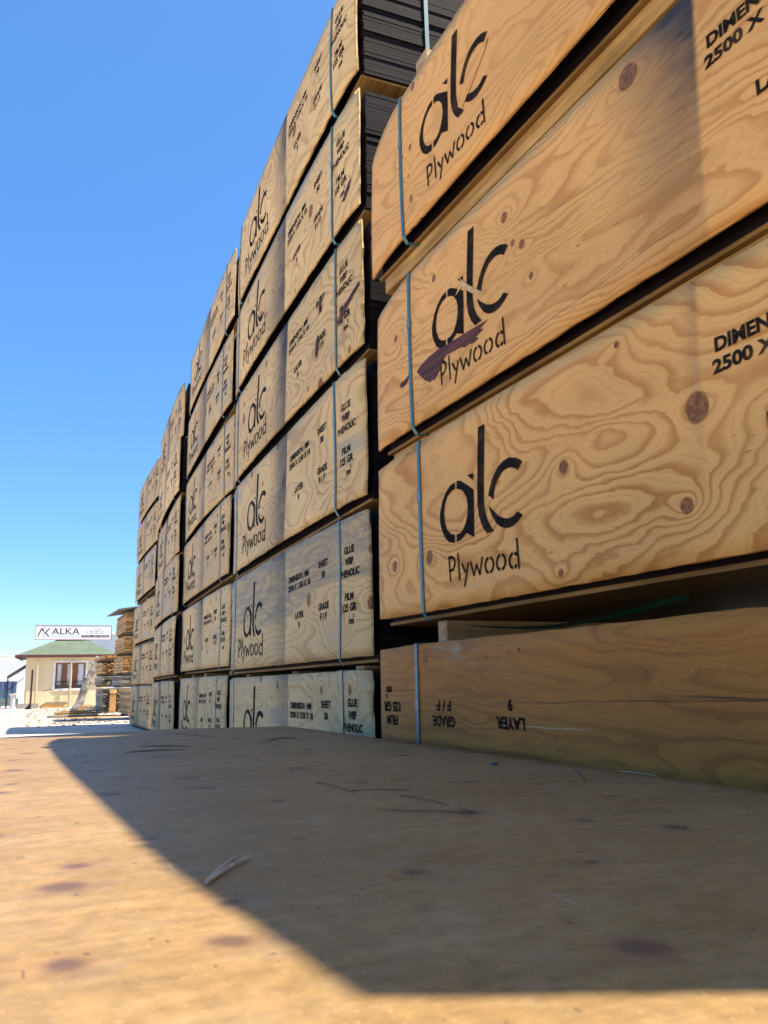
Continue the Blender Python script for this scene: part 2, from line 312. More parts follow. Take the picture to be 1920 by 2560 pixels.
# ------------------------------------------------------------------ plywood packs
L, H = 2.5, .5456
class Shape:                     # how the front board of a pack is bent
    def __init__(s, rg, **k):
        s.bulge = k.get('bulge', rg.uniform(.008, .022)); s.lc = k.get('lc', rg.uniform(.01, .028)); s.rc = k.get('rc', rg.uniform(0, .012))
        s.ld = k.get('ld', rg.uniform(.0, .02)); s.rd = k.get('rd', rg.uniform(0, .008)); s.lb = k.get('lb', rg.uniform(0, .006)); s.vc = k.get('vc', rg.uniform(-.25, .25))
        s.w1 = rg.uniform(0, 6); s.wa = k.get('wa', rg.uniform(.001, .004)); s.skew = k.get('skew', rg.uniform(-.008, .012))
    def top(s, u): return H - s.ld*max(0, (.30-u)/.30)**1.6 - s.rd*max(0, (u-2.3)/.2)**1.5
    def bot(s, u): return s.lb*max(0, (.25-u)/.25)**1.5
    def y(s, u, v):
        q = -s.bulge*sin(pi*min(max(u/L, 0), 1))**.6 + s.lc*max(0, (.30-u)/.30)**1.7 + s.rc*max(0, (u-2.25)/.25)**1.6
        return q + s.vc*(v-.27)**2*.18 + s.wa*sin(u*3.1+s.w1)*cos(v*5)
def front_panel(sh, mat, parent, nu=56, nv=12, ext=0.0, th=.007, ragged=0.0, rg=None):
    us = [(L+ext)*i/nu for i in range(nu+1)]; V = []; F = []
    for side in (0, 1):
        for i, u in enumerate(us):
            b, t = sh.bot(u), sh.top(u)
            for j in range(nv+1):
                v = b+(t-b)*j/nv; uu = u + (sh.skew*(j/nv-.5) if i in (0, nu) else 0)
                if ragged and i == nu: uu -= rg.uniform(0, ragged)
                elif ragged and i == 0: uu += rg.uniform(0, ragged)
                if ragged and j in (0, nv): v += rg.uniform(-.0016, .0016)
                V.append((uu, sh.y(u, v)+side*th, v))
    n = nv+1; o = (nu+1)*n
    for i in range(nu):
        for j in range(nv):
            a = i*n+j; F.append((a, a+n, a+n+1, a+1)); F.append((o+a, o+a+1, o+a+n+1, o+a+n))
    for i in range(nu):
        a = i*n; F.append((a, o+a, o+a+n, a+n)); a = i*n+nv; F.append((a, a+n, o+a+n, o+a))
    for j in range(nv):
        F.append((j, j+1, o+j+1, o+j)); a = nu*n+j; F.append((a, o+a, o+a+1, a+1))
    ob = mesh_obj('front_panel', V, F, mat, parent)
    ob.data.polygons.foreach_set('use_smooth', [True]*(2*nu*nv) + [False]*(len(F)-2*nu*nv))
    return ob
def sheets(rg, sh, parent, low, depth=1.25, n=30, ext=0.0):
    m = MB(); z0 = -low+.012; z1 = H-.006; t = (z1-z0)/n
    for k in range(n):
        a = z0+k*t; d = rg.uniform(0, .0025) + (rg.uniform(.004, .010) if rg.random() < .10 else 0)
        y0 = .034+sh.lc*.3+rg.uniform(0, .004); x0 = .035+rg.uniform(0, .012); x1 = L+ext-.006-d
        top = min(a+t-.0012, z1)
        if a > sh.top(.06)-.01: x0 = .3
        m.box((x0, y0, a), (x1, depth, top), rg.random())
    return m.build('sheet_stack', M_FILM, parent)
def seal(u, p, wd):
    q = MB(); q.box((u-wd*.62, p[0]-.0022, p[1]-.016), (u+wd*.62, p[0]+.001, p[1]+.016)); return q.V, q.F
M_SEAL = plain('dull_strap_seal', (.10, .20, .22), .35, .1, 30, .5)
def strap(u, sh, parent, low, mat=None, wd=.017, inner=.55):
    P = [(inner, H+.006), (sh.y(u, H)+.01, H+.006)]
    b, t = sh.bot(u), sh.top(u)
    for k in range(13):
        v = t+(b-t)*k/12; P.append((sh.y(u, v)-.0045, v+(.003 if k == 0 else 0)))
    P += [(sh.y(u, 0)+.012, -low-.006), (inner, -low-.006)]
    V = []; F = []
    for k, (y, z) in enumerate(P):
        V += [(u-wd/2, y, z), (u+wd/2, y, z)]
        if k: F.append((2*k-2, 2*k-1, 2*k+1, 2*k))
    o = mesh_obj('strap', V, F, mat or M_STRAP, parent); mesh_obj('seal', *seal(u, P[6], wd), M_SEAL, o); md = o.modifiers.new('solid', 'SOLIDIFY'); md.thickness = .0012; md.offset = 0
    return o
COLS = {'A': (1.18219, .10363, -1.14578), 'B': (1.15147, 2.72557, 1.58825), 'C': (1.2665, 5.41997, 2.7975), 'D': (1.31324, 7.77645, 3.89494), 'E': (1.57838, 10.94214, 1.04332)}
ZB = {'A': [-.432, .209, .819, 1.52], 'B': [-.501, .093, .698, 1.304, 1.915, 2.558], 'C': [-.475, .134, .756, 1.351, 1.98, 2.626],
      'D': [-.495, .108, .696, 1.276, 1.854, 2.428], 'E': [-.529, .046, .645, 1.303, 1.921, 2.531]}
BASE = {'A': -.5, 'B': -.56, 'C': -.545, 'D': -.56, 'E': -.56}
def col_u(c, r): return {}
DX = {('A', 4): .03, ('A', 3): -.01, ('B', 6): .03, ('B', 5): .01, ('B', 2): .0}       # slide along the row (towards the far end)
WHERE = {'A': 'first column at the right of the photo', 'B': 'second column from the right', 'C': 'middle column', 'D': 'fourth column from the right', 'E': 'farthest column beside the lumber'}
ORD = ['lowest', 'second from bottom', 'third from bottom', 'fourth from bottom', 'fifth from bottom', 'topmost']
LAB = {('A', 1): 'shaded orange pine pack with upside-down lettering, lowest at the right edge',
       ('A', 2): 'bright orange pine pack with big dark knots and full alc stencil above the upside-down one',
       ('A', 3): 'orange pine pack with a long dark purple tear through its alc stencil',
       ('A', 4): 'topmost orange pine pack at the right, its alc stencil scuffed through the letter c',
       ('B', 1): 'grey plywood pack half hidden behind the foreground sheet, lowest in the second column',
       ('B', 2): 'plywood pack with weathered grey upper half above the lowest one in the second column',
       ('B', 4): 'plywood pack with dark ink smears over GRADE and FILM, fourth up in the second column',
       ('B', 6): 'topmost plywood pack of the second column, cut by the upper edge of the photo'}
def pack(c, r):
    rg = random.Random(sum(map(ord, c))*100+r*7+3)
    Xn, Yn, yd = COLS[c]; yw = R(yd); s = L + DX.get((c, r), rg.uniform(-.02, .02) if c > 'B' else 0)
    th = atan2(-cos(yw), -sin(yw)); zb = ZB[c][r-1]
    root = empty('plywood_pack', (Xn+s*sin(yw), Yn+s*cos(yw), zb+ZC), th)
    lab = LAB.get((c, r)) or '%s plywood pack %s in the %s' % ('pale' if c < 'D' else 'distant pale', ORD[r-1], WHERE[c])
    if c > 'A': root.rotation_euler = (R(rg.uniform(-.5, .5)), R(rg.uniform(-.18, .18)), th+R(rg.uniform(-.35, .35)))
    tag(root, lab, 'plywood pack', 'stacked packs of plywood')
    kw = {}
    if c == 'A': kw = {1: dict(bulge=.006, lc=.008, ld=.004, vc=.02, wa=.001), 2: dict(bulge=.012, lc=.012, ld=.006, vc=.1), 3: dict(bulge=.012, lc=.014, ld=.03, vc=.2, wa=.003), 4: dict(bulge=.02, lc=.02, ld=.05, vc=.3)}[r]
    if (c, r) == ('B', 6): kw = dict(lc=.035, ld=.06, vc=.5, rc=.01)
    if (c, r) == ('B', 2): kw = dict(skew=-.03, vc=-.3)
    if c > 'B': kw = dict(vc=rg.uniform(-.6, .6), lc=rg.uniform(.01, .05), skew=rg.uniform(-.02, .03), bulge=rg.uniform(.004, .03), ld=rg.uniform(0, .03))
    sh = Shape(rg, **kw); low = .018 if c == 'A' else .022; hr = {('A', 4): .060, ('A', 3): .026}.get((c, r), 0.0)
    p = front_panel(sh, M_A[r] if c == 'A' else M_B, root, ext=.20 if (c, r) == ('A', 4) else 0.0, ragged=.014 if (c, r) in (('B', 5), ('B', 4), ('B', 1)) else (.005 if c != 'A' else .002), rg=rg)  # topmost right pack lengthened at its unseen near end to extend its shadow
    p['weather'] = {'A': .10, 'B': .55, 'C': .62, 'D': .68, 'E': .7}[c] + rg.uniform(-.18, .15); p['greytop'] = 1.0 if (c, r) == ('B', 2) else (.35 if r == 1 and c != 'A' else 0.0)
    p['tone'] = 1.0 if c == 'A' else rg.uniform({'B': .86, 'C': .80, 'D': .72, 'E': .72}[c], 1.05); p['stain'] = rg.uniform(.6, 1.25); p['stain_edge'] = 1.45+rg.uniform(-.01, .01); p['stain_width'] = rg.uniform(.35, .75); p['stain_low'] = rg.uniform(.3, 1.0)
    p['end_stain'] = rg.choice([0, 0, .4, .8]) if c != 'A' else 0.0
    if (c, r) == ('B', 3): p['end_stain'] = .8
    if c == 'A':
        p['stain'], p['stain_edge'], p['stain_width'], p['stain_low'] = {1: (0, 5, .3, 1), 2: (.45, 1.517, .075, .0), 3: (1.15, 1.578, .40, .22), 4: (.6, 1.55, .3, .5)}[r]
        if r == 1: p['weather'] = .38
    # lettering
    du = rg.uniform(-.012, .012) if c > 'B' else (0 if c == 'A' else rg.uniform(-.006, .006)); dv = rg.uniform(-.01, .01) if c > 'A' else 0
    if c == 'A': du = {1: 0, 2: 0, 3: -.02, 4: -.012}[r]
    rot = rg.uniform(-.010, .010); hash_u = rg.uniform(-.03, .03)
    for nm, geo in stencils((c, r) != ('A', 1)):
        V = []
        for (a, b) in geo[0]:
            a2, b2 = a+du, b+dv
            if c == 'A' and r > 1 and a > 1.4: a2 = a+{2: .055, 3: .105, 4: .08}[r]
            if (c, r) == ('A', 1): a2, b2 = L-a-.03 + (-.06 if a > 2.15 else 0), H-b
            if c != 'A':
                if nm == 'logo_stencil': a2 = .535+(a-.4873)*1.05+du
                if nm == 'word_stencil': a2 = .418+(a-.5303)*1.68+du; b2 = .045+(b-.0524)*1.47+dv
                a2, b2 = a2-(b2-.27)*rot+(hash_u if nm in ('logo_stencil', 'word_stencil') else 0), b2+(a2-1.25)*rot
            V.append((a2, sh.y(a2, b2)-.0016, b2))
        mesh_obj(nm, V, geo[1], M_INK, p)
    if (c, r) == ('A', 3):
        T = [(.222, .172), (.234, .181), (.262, .179), (.290, .186), (.306, .197), (.309, .182), (.288, .171), (.262, .160), (.236, .161)]
        g = fill(T); mesh_obj('torn_veneer', [(a, sh.y(a, b)-.0024, b) for a, b in g[0]], g[1], M_TORN, p)
        T = [(.352, .176), (.39, .188), (.44, .194), (.50, .196), (.56, .188), (.62, .184), (.70, .178), (.79, .170), (.745, .160), (.765, .152), (.72, .147), (.735, .136), (.70, .133), (.685, .141), (.66, .139), (.64, .148), (.60, .152), (.545, .158), (.52, .144), (.50, .124), (.468, .106), (.452, .113), (.44, .108), (.405, .128), (.38, .150)]
        g = fill(T); mesh_obj('torn_veneer', [(a, sh.y(a, b)-.0024, b) for a, b in g[0]], g[1], M_TORN, p)
        T = [(.62, .318), (.66, .345), (.655, .36), (.70, .318), (.76, .27), (.80, .255), (.77, .252), (.71, .288), (.665, .33)]
        g = fill(T); mesh_obj('split_veneer', [(a, sh.y(a, b)-.003, b) for a, b in g[0]], g[1], M_SPLIT, p)
    if (c, r) == ('A', 4):
        T = [(.735, .215), (.75, .262), (.765, .27), (.80, .268), (.86, .29), (.925, .318), (.90, .285), (.84, .245), (.79, .215), (.755, .195)]
        g = fill(T); q_ = mesh_obj('split_veneer', [(a, sh.y(a, b)-.003, b) for a, b in g[0]], g[1], M_A[4], p); q_['tone'] = 1.0; q_['stain_edge'] = 9.0; q_['stain_width'] = .3
    if (c, r) == ('B', 4):
        for T in ([(2.22, .20), (2.30, .235), (2.40, .258), (2.47, .275), (2.475, .255), (2.40, .235), (2.33, .21), (2.27, .175), (2.25, .185)], [(1.93, .17), (1.945, .235), (1.975, .255), (1.99, .21), (1.965, .16), (1.95, .145)], [(1.985, .37), (1.995, .42), (2.015, .43), (2.02, .38), (2.0, .35)]):
            g = fill(T); mesh_obj('ink_smear', [(a, sh.y(a, b)-.0026, b) for a, b in g[0]], g[1], M_TORN, p)
    if (c, r) == ('B', 5):
        for T in ([(2.33, .10), (2.36, .125), (2.40, .15), (2.43, .155), (2.41, .12), (2.36, .09)],):
            g = fill(T); mesh_obj('torn_veneer', [(a, sh.y(a, b)-.0026, b) for a, b in g[0]], g[1], M_TORN, p)
    sheets(rg, sh, root, low, ext=.20 if (c, r) == ('A', 4) else 0.0)
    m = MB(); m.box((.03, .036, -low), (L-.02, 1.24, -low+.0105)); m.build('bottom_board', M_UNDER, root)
    if hr:
        m = MB(); m.box((.05, .05, -low-hr), (L-.03, .17, -low-.0015)); m.box((.06, .55, -low-hr), (L-.03, .67, -low-.0015)); m.box((.05, 1.06, -low-hr), (L-.03, 1.18, -low-.0015)); m.build('bottom_runner', M_RUN, root, bevel=.002)
    # bearers down to what is below
    below = BASE[c] if r == 1 else ZB[c][r-2]+H
    lo = low+(hr if hr else .006); hb = zb-lo-.002-below
    if hb > .012:
        hw = .028 if c == 'A' else .045
        for u in (.375 if c == 'A' else .30+rg.uniform(-.03, .03), (1.25 if (c, r) != ('A', 2) else 2.0)+rg.uniform(-.05, .05), 2.25+rg.uniform(-.03, .03)):
            m = MB(); m.box((u-hw, (.07 if c != 'A' or u < 1 else .35)+rg.uniform(-.03, .03), -lo-.002-hb+.002), (u+hw, 1.2, -lo-.002)); m.build('bearer', M_BLOCK, root, bevel=.003)
    ul = {('A', 1): .30, ('A', 2): .36, ('A', 3): .31, ('A', 4): .327}.get((c, r), .25+rg.uniform(-.02, .02))
    strap(ul, sh, root, low); strap(2.207+rg.uniform(-.015, .015), sh, root, low)
    if (c, r) == ('B', 6):      # strap running lengthwise over the near end
        m = MB(); m.box((L-.003, .34, -low-.004), (L-.001, .359, H+.004)); m.build('strap', M_STRAP, root)
    if (c, r) == ('A', 2):      # slack strap and sagging bottom sheet in the gap below
        V = []; F = []
        for k in range(17):
            t = k/16; uu = .50+.85*t; z = -.046-.030*sin(pi*t)
            V += [(uu, .06, z), (uu, .085, z-.006)]
            if k: F.append((2*k-2, 2*k-1, 2*k+1, 2*k))
        mesh_obj('strap', V, F, M_STRAPG, root, True)
    return root
for c in 'ABCDE':
    for r in range(1, len(ZB[c])+1): pack(c, r)
m = MB(); m.box((1.145, 2.125, 2.066+ZC+.007), (2.3, 2.205, 2.066+ZC+.075)); o = m.build('wooden_block', M_BLOCK, bevel=.003)
tag(o, 'sunlit wooden bearer lying on the topmost orange pack at the right', 'bearer')

# ------------------------------------------------------------------ foreground sheet the lens rests above
def deck_mat():
    g = NG('dusty_brown_plywood'); x, y, z, P = g.obj()
    wob = g.f('SUBTRACT', g.noise(P, 6, 3, .6), .5)
    D, c1, c2 = g.vor(g.xyz(g.f('ADD', g.f('MULTIPLY', x, 1.0), g.f('MULTIPLY', wob, .05)), g.f('MULTIPLY', y, 1.0)), 6.0)
    on = g.ss(c1, .38, .44); rr = g.f('MULTIPLY', g.lin(c2, 0, 1, .04, .15), on)
    km = g.f('MULTIPLY', g.f('SUBTRACT', 1.0, g.ss(D, g.f('MULTIPLY', rr, .35), g.f('ADD', rr, .03))), on)
    fib = g.noise(g.xyz(g.f('MULTIPLY', x, 9), g.f('MULTIPLY', y, 60)), 1, 4, .65)
    big = g.noise(P, 3, 4, .6); dust = g.noise(P, 160, 2, .7); mott = g.noise(g.xyz(g.f('MULTIPLY', x, 45), g.f('MULTIPLY', y, 45)), 1, 4, .7)
    c = g.mix(g.lin(big, .3, .7, 0, 1), (.240, .142, .050), (.310, .192, .076))
    k = g.f('MULTIPLY', g.lin(fib, .3, .7, .84, 1.14), g.lin(mott, .3, .7, .78, 1.20))
    c = g.mix(1.0, c, g.xyz(k, k, k), 'MULTIPLY')
    dust2 = g.noise(g.xyz(g.f('MULTIPLY', x, 14), g.f('MULTIPLY', y, 14)), 1, 5, .7)
    c = g.mix(g.f('MULTIPLY', g.ss(dust2, .46, .70), .22), c, (.41, .31, .195))
    c = g.mix(g.f('MULTIPLY', g.ss(dust, .60, .72), .28), c, (.55, .43, .28))
    halo = g.f('MULTIPLY', g.f('SUBTRACT', 1.0, g.ss(D, rr, g.f('ADD', rr, .14))), on)
    c = g.mix(g.f('MULTIPLY', halo, .30), c, (.20, .105, .055))
    c = g.mix(g.f('MULTIPLY', km, .74), c, (.085, .042, .034))
    sc_ = g.noise(g.xyz(g.f('MULTIPLY', x, 60), g.f('MULTIPLY', y, 3)), 1, 2, .5)
    c = g.mix(g.f('MULTIPLY', g.ss(sc_, .725, .75), .5), c, (.5, .42, .34))
    sp = g.noise(g.xyz(g.f('MULTIPLY', x, 75), g.f('MULTIPLY', y, 30)), 1, 2, .6)
    c = g.mix(g.f('MULTIPLY', g.ss(sp, .685, .72), .7), c, (.07, .045, .035))
    rip = g.noise(g.xyz(g.f('MULTIPLY', x, 1.2), g.f('MULTIPLY', y, 7)), 1, 2, .5)
    hh = g.f('ADD', g.f('MULTIPLY', rip, .9), g.f('ADD', g.f('MULTIPLY', halo, -.30), g.f('MULTIPLY', mott, .08)))
    g.bump(hh, .4, .022)
    return g.done(c, .55, .35)
ZD = -.170
root = empty('low_plywood_pack', (-1.1, 0, ZD+ZC)); tag(root, 'low pack under the dusty brown plywood sheet that fills the foreground', 'plywood pack')
X0, X1, Y0, Y1 = -.95, 1.035, -.75, 3.40
V = []; F = []; nx, ny = 40, 60
for side in (0, 1):
    for i in range(nx+1):
        for j in range(ny+1):
            x = X0+(X1-X0)*i/nx; y = Y0+(Y1-Y0)*j/ny
            if j == ny: y += -.10*max(0, (x-.1))+.04*sin(x*3.0) 
            z = .005*exp(-((x-.62)/.35)**2)*max(0, (y-1.2)/2.2) - side*.018
            V.append((x+1.1, y, z))
n = ny+1; o_ = (nx+1)*n
for i in range(nx):
    for j in range(ny):
        a = i*n+j; F.append((a, a+n, a+n+1, a+1)); F.append((o_+a, o_+a+1, o_+a+n+1, o_+a+n))
for i in range(nx): a = i*n; F.append((a, o_+a, o_+a+n, a+n)); a += ny; F.append((a, a+n, o_+a+n, o_+a))
for j in range(ny): F.append((j, j+1, o_+j+1, o_+j)); a = nx*n+j; F.append((a, o_+a, o_+a+1, a+1))
top = mesh_obj('top_sheet', V, F, deck_mat(), root)
top.data.polygons.foreach_set('use_smooth', [True]*(2*nx*ny)+[False]*(len(F)-2*nx*ny))
m = MB(); rg = random.Random(5)
for k in range(12): m.box((X0+1.1+.02, Y0+.02, -.02-.018*(k+1)+.001), (X1+1.1-.015-rg.uniform(0, .01), Y1-.16-rg.uniform(0, .01), -.02-.018*k), rg.random())
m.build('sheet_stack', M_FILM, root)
for y in (-.4, 1.3, 2.9):
    m = MB(); m.box((.2, y, -.385), (2.05, y+.09, -.238)); m.build('bearer', M_BLOCK, root, bevel=.003)

# dry needles and chips on the sheet
M_NEEDLE = plain('dry_needle', (.13, .075, .05), .7, .3, 60)
M_NEEDLEL = plain('pale_needle', (.42, .33, .22), .7, .2, 60)
def needle(strands, label, mat=M_NEEDLE, rad=.0008, lift=.0012, bend=.010):
    x, y = strands[0][0]; m = MB()
    for st in strands:
        pts = []
        for (xa, ya), (xb, yb) in zip(st, st[1:]):
            for k in range(7):
                t = k/6; q = sin(pi*t); pts.append((xa-x+(xb-xa)*t-(yb-ya)*bend*q, ya-y+(yb-ya)*t+(xb-xa)*bend*q, rad+.0006+lift*q))
        P = [p for i, p in enumerate(pts) if i == 0 or p != pts[i-1]]
        m.tube(P, [rad*1.2]*3+[rad]*(len(P)-4)+[rad*.5], 5)
    o = m.build('pine_needle', mat); o.location = (x, y, ZD+ZC+.004*exp(-((x-.62)/.35)**2)*max(0, (y-1.2)/2.2)); return tag(o, label, 'pine needle', 'dry pine needles on the foreground sheet')
for q in [([[(.162, .758), (.213, .853)], [(.163, .760), (.225, .847)]], 'pale forked needle lying across the shadow edge nearest the lens', M_NEEDLEL, .0017, .0015, .003),
          ([[(.276, 2.322), (.436, 2.309)], [(.276, 2.322), (.40, 2.36)]], 'dark needle cluster near the far shadow edge, leftmost of the far ones'),
          ([[(.344, 2.52), (.461, 2.391)], [(.344, 2.52), (.47, 2.45)]], 'dark needle crossing the leftmost far needle'),
          ([[(.533, 3.05), (.612, 2.672)]], 'short dark needle lying farthest on the sheet'),
          ([[(.818, 2.543), (.714, 2.541)], [(.818, 2.543), (.72, 2.50)]], 'curved dark needle on the far part of the sheet left of centre', M_NEEDLE, .001, .003),
          ([[(.744, 2.515), (.662, 2.377)]], 'small needle just before the curved far one'),
          ([[(.489, 1.407), (.495, 1.267), (.587, 1.224)]], 'long bent needle in the middle of the shaded sheet'),
          ([[(.546, 1.18), (.56, 1.052)]], 'small needle between the two long ones in mid sheet'),
          ([[(.556, .973), (.478, 1.04)], [(.556, .973), (.56, 1.022)]], 'forked needle in mid sheet, nearer than the long bent one'),
          ([[(.982, 1.325), (.867, 1.144)]], 'small needle close to the orange packs at the right'),
          ([[(1.025, 1.25), (1.028, 1.155)]], 'thin pale needle at the edge by the lowest orange pack', M_NEEDLEL)]:
    needle(*q)
m = MB(); m.box((0, 0, 0), (.016, .011, .004)); o = m.build('wood_chip', plain('grey_chip', (.10, .10, .12), .8), bevel=.001); o.location = (.887, 1.464, ZD+ZC+.003); o.rotation_euler = (.1, 0, .4); tag(o, 'small grey chip lying on the shaded sheet before the lettering', 'chip')


# ------------------------------------------------------------------ yard
def gz(y): return -.56 if y < 13 else (-.56-.22*(y-13)/26 if y < 39 else -.78-.40*(y-39)/31 if y < 70 else -1.18)
def ground_mat():
    g = NG('pale_dusty_concrete'); x, y, z, P = g.obj()
    a = g.noise(P, .35, 5, .6); b = g.noise(P, 3.2, 5, .65); c_ = g.noise(P, 26, 4, .7)
    c = g.mix(g.lin(a, .3, .7, 0, 1), (.62, .56, .475), (.80, .74, .64))
    k = g.f('MULTIPLY', g.lin(b, .3, .7, .72, 1.15), g.lin(c_, .3, .7, .78, 1.15)); c = g.mix(1.0, c, g.xyz(k, k, k), 'MULTIPLY')
    # sawdust and bark litter by the lumber
    near = g.f('MULTIPLY', g.ss(y, 12.5, 15.5), g.f('SUBTRACT', 1.0, g.ss(y, 34, 40)))
    c = g.mix(g.f('MULTIPLY', g.f('MULTIPLY', near, g.ss(b, .46, .60)), .85), c, (.34, .22, .125))
    c = g.mix(g.f('MULTIPLY', g.ss(c_, .54, .66), g.f('MULTIPLY', near, .75)), c, (.13, .085, .05))
    tr = g.noise(g.xyz(g.f('MULTIPLY', x, .5), g.f('MULTIPLY', y, .06)), 1, 4, .6)
    c = g.mix(g.f('MULTIPLY', g.ss(tr, .50, .62), .45), c, (.30, .26, .215))
    g.bump(g.f('ADD', b, g.f('MULTIPLY', c_, .6)), .8, .05)
    return g.done(c, .9, .15)
ys = [-80, -20, 0, 6, 13, 16, 20, 26, 32, 39, 50, 60, 70, 120, 300, 1200]; xs = [-900, -200, -40, -10, 0, 10, 40, 200, 900]
V = [(x, y, gz(y)+ZC) for y in ys for x in xs]; nX = len(xs)
F = [(j*nX+i, j*nX+i+1, (j+1)*nX+i+1, (j+1)*nX+i) for j in range(len(ys)-1) for i in range(nX-1)]
tag(mesh_obj('ground', V, F, ground_mat()), kind='structure')
# ------------------------------------------------------------------ lumber bundles beyond the packs
def bundle(x, y, z, w_, d, h, t, mat, seed, label, board_w=.14, jit=.03, gaps=0.0, yaw=0.0, bearers=True):
    rg = random.Random(seed); root = empty('lumber_bundle', (x, y, z+ZC), yaw); tag(root, label, 'lumber bundle', 'lumber bundles beyond the packs')
    m = MB(); n = max(1, int(round(h/t))); t = h/n
    for k in range(n):
        xx = 0.0 + rg.uniform(-.012, .012)
        while xx < w_-.02:
            bw = min(board_w*rg.uniform(.75, 1.25), w_-xx)
            th = t*rg.uniform(.80, .97) if gaps else t*.93
            j0 = rg.uniform(-jit, jit); zz = k*t
            m.box((xx+.002, j0, zz), (xx+bw-.003-gaps*rg.random(), d+rg.uniform(-jit, jit), zz+th), rg.random(), rg.uniform(-.004, .004))
            xx += bw
    m.build('boards', mat, root)
    if bearers:
        for yy in (.12, d-.25):
            q = MB(); q.box((.02, yy, -.045), (w_-.02, yy+.08, -.002)); q.build('bearer', M_LUMG, root)
    return root
y1 = 16.0; k = .00733
def zy(y): return 1.412-(y-1528)*k
T1 = [(1794, 1722, 1.93, M_LUMO, .03, 'squared yellow lumber bundle at the foot of the tall lumber stack'), (1720, 1692, 1.76, M_LUMG, .03, 'thin weathered board bundle, second from bottom in the tall lumber stack'),
      (1688, 1640, 1.78, M_LUM, .022, 'middle bundle of brown boards in the tall lumber stack'), (1636, 1590, 1.79, M_LUMO, .022, 'orange board bundle, second from top in the tall lumber stack'), (1586, 1530, 1.80, M_LUM, .022, 'topmost brown board bundle under the dark sheet in the tall lumber stack')]
for i, (yb, yt, x, mt, t, lb) in enumerate(T1):
    bundle(x, 16.0, zy(yb)+.045, 1.25, 1.65, zy(yt)-zy(yb)-.05, t, mt, 40+i, lb, .13, .035, .01 if i else 0)
m = MB(); m.box((-.34, -.25, 0), (.9, 1.5, .018)); o = m.build('cover_sheet', plain('grey_cover_sheet', (.16, .15, .14), .7))
o.location = (1.98, 16.05, zy(1527)+.06+ZC); o.rotation_euler = (0, R(-9), R(2)); tag(o, 'dark grey sheet overhanging the top of the tall lumber stack', 'cover sheet')
y2 = 19.0; k2 = .0087
def zy2(y): return .717-(y-1637)*k2
T2 = [(1780, 1720, 1.72, M_LUMG, .035, 'grey weathered offcut bundle at the foot of the short lumber stack'), (1716, 1690, 1.68, M_LUMG, .022, 'lower bundle of rough bark-edged boards in the short lumber stack'),
      (1688, 1657, 1.68, M_LUM, .024, 'upper bundle of rough edged boards in the short lumber stack'), (1653, 1638, 1.67, M_LUM, .022, 'thin topmost board bundle on the short lumber stack')]
for i, (yb, yt, x, mt, t, lb) in enumerate(T2):
    bundle(x, 19.0, zy2(yb)+(.045 if i else .0), .9, 1.75, zy2(yt)-zy2(yb)-(.05 if i else .0), t, mt, 60+i, lb, .10, .06, .03, bearers=i > 0)
m = MB(); m.box((1.86, 18.9, -.50+ZC), (1.99, 18.98, -.12+ZC), .5); m.box((1.855, 18.89, -.115+ZC), (2.0, 18.98, -.03+ZC), .9)
o = m.build('wood_block', M_LUMO); tag(o, 'two orange beam ends standing before the grey offcut bundle', 'beam offcut')

# ------------------------------------------------------------------ planks, chunks and the leaning trunk on the yard
def plank(x0, y0, z0, ln, wd, th, ang, label, mat, roll=0.0, group='loose planks lying on the yard'):
    m = MB(); m.box((0, 0, 0), (ln, wd, th), .5); m.T = [random.Random(ln*100+wd).random()]*6
    o = m.build('plank', mat, bevel=.002); o.location = (x0, y0, z0+ZC); o.rotation_euler = (roll, 0, ang); return tag(o, label, 'plank', group)
plank(.66, 19.6, gz(19.6)+.002, 1.05, .16, .05, R(3), 'grey plank lowest in the low pile at the foot of the leaning trunk', M_LUMG)
plank(.80, 19.9, gz(19.9)+.055, 1.0, .20, .045, R(-2), 'brown plank across the low pile at the foot of the leaning trunk', M_LUM)
plank(.95, 20.1, gz(20)+.102, .75, .22, .03, R(4), 'orange plank on top of the low pile near the leaning trunk', M_LUMO)
plank(1.05, 18.5, gz(18.5)+.003, 1.0, .08, .02, R(2), 'thin pale lath lying nearest on the sunlit yard', M_LUMO)
for i, (x, y, z, ln, an, mt, lb) in enumerate([(.90, 36.2, .01, 1.05, 2, M_LUMG, 'lowest grey plank in the pile under the hut window'), (.88, 36.4, .07, .95, -1, M_LUM, 'reddish plank, second in the pile under the hut window'),
      (1.0, 36.5, .13, .95, 3, M_LUM, 'brown plank, third in the pile under the hut window'), (1.08, 36.6, .19, .85, -2, M_LUMG, 'top plank of the pile under the hut window'), (.95, 35.6, .01, 1.0, 4, M_LUMO, 'pale plank lying in front of the pile under the hut window')]):
    plank(x, y, gz(y)+z, ln, .25, .055, R(an), lb, mt)
def chunk(x, y, r, h, tilt, az_, label, seed):
    rg = random.Random(seed); m = MB(); n = 14; rr = [r*rg.uniform(.82, 1.1) for _ in range(n)]
    root = empty('wood_chunk', (x, y, gz(y)+ZC+r*.0+.02)); root.rotation_euler = (R(tilt), 0, R(az_)); tag(root, label, 'wood chunk', 'sawn trunk chunks by the leaning trunk')
    V = [(rr[i]*cos(2*pi*i/n), rr[i]*sin(2*pi*i/n), z) for z in (0, h) for i in range(n)]
    mesh_obj('bark', V, [(i, (i+1) % n, n+(i+1) % n, n+i) for i in range(n)], M_BARK, root)
    mesh_obj('sawn_face', V[:], [tuple(range(n, 2*n)), tuple(reversed(range(n)))], M_LUMO, root)
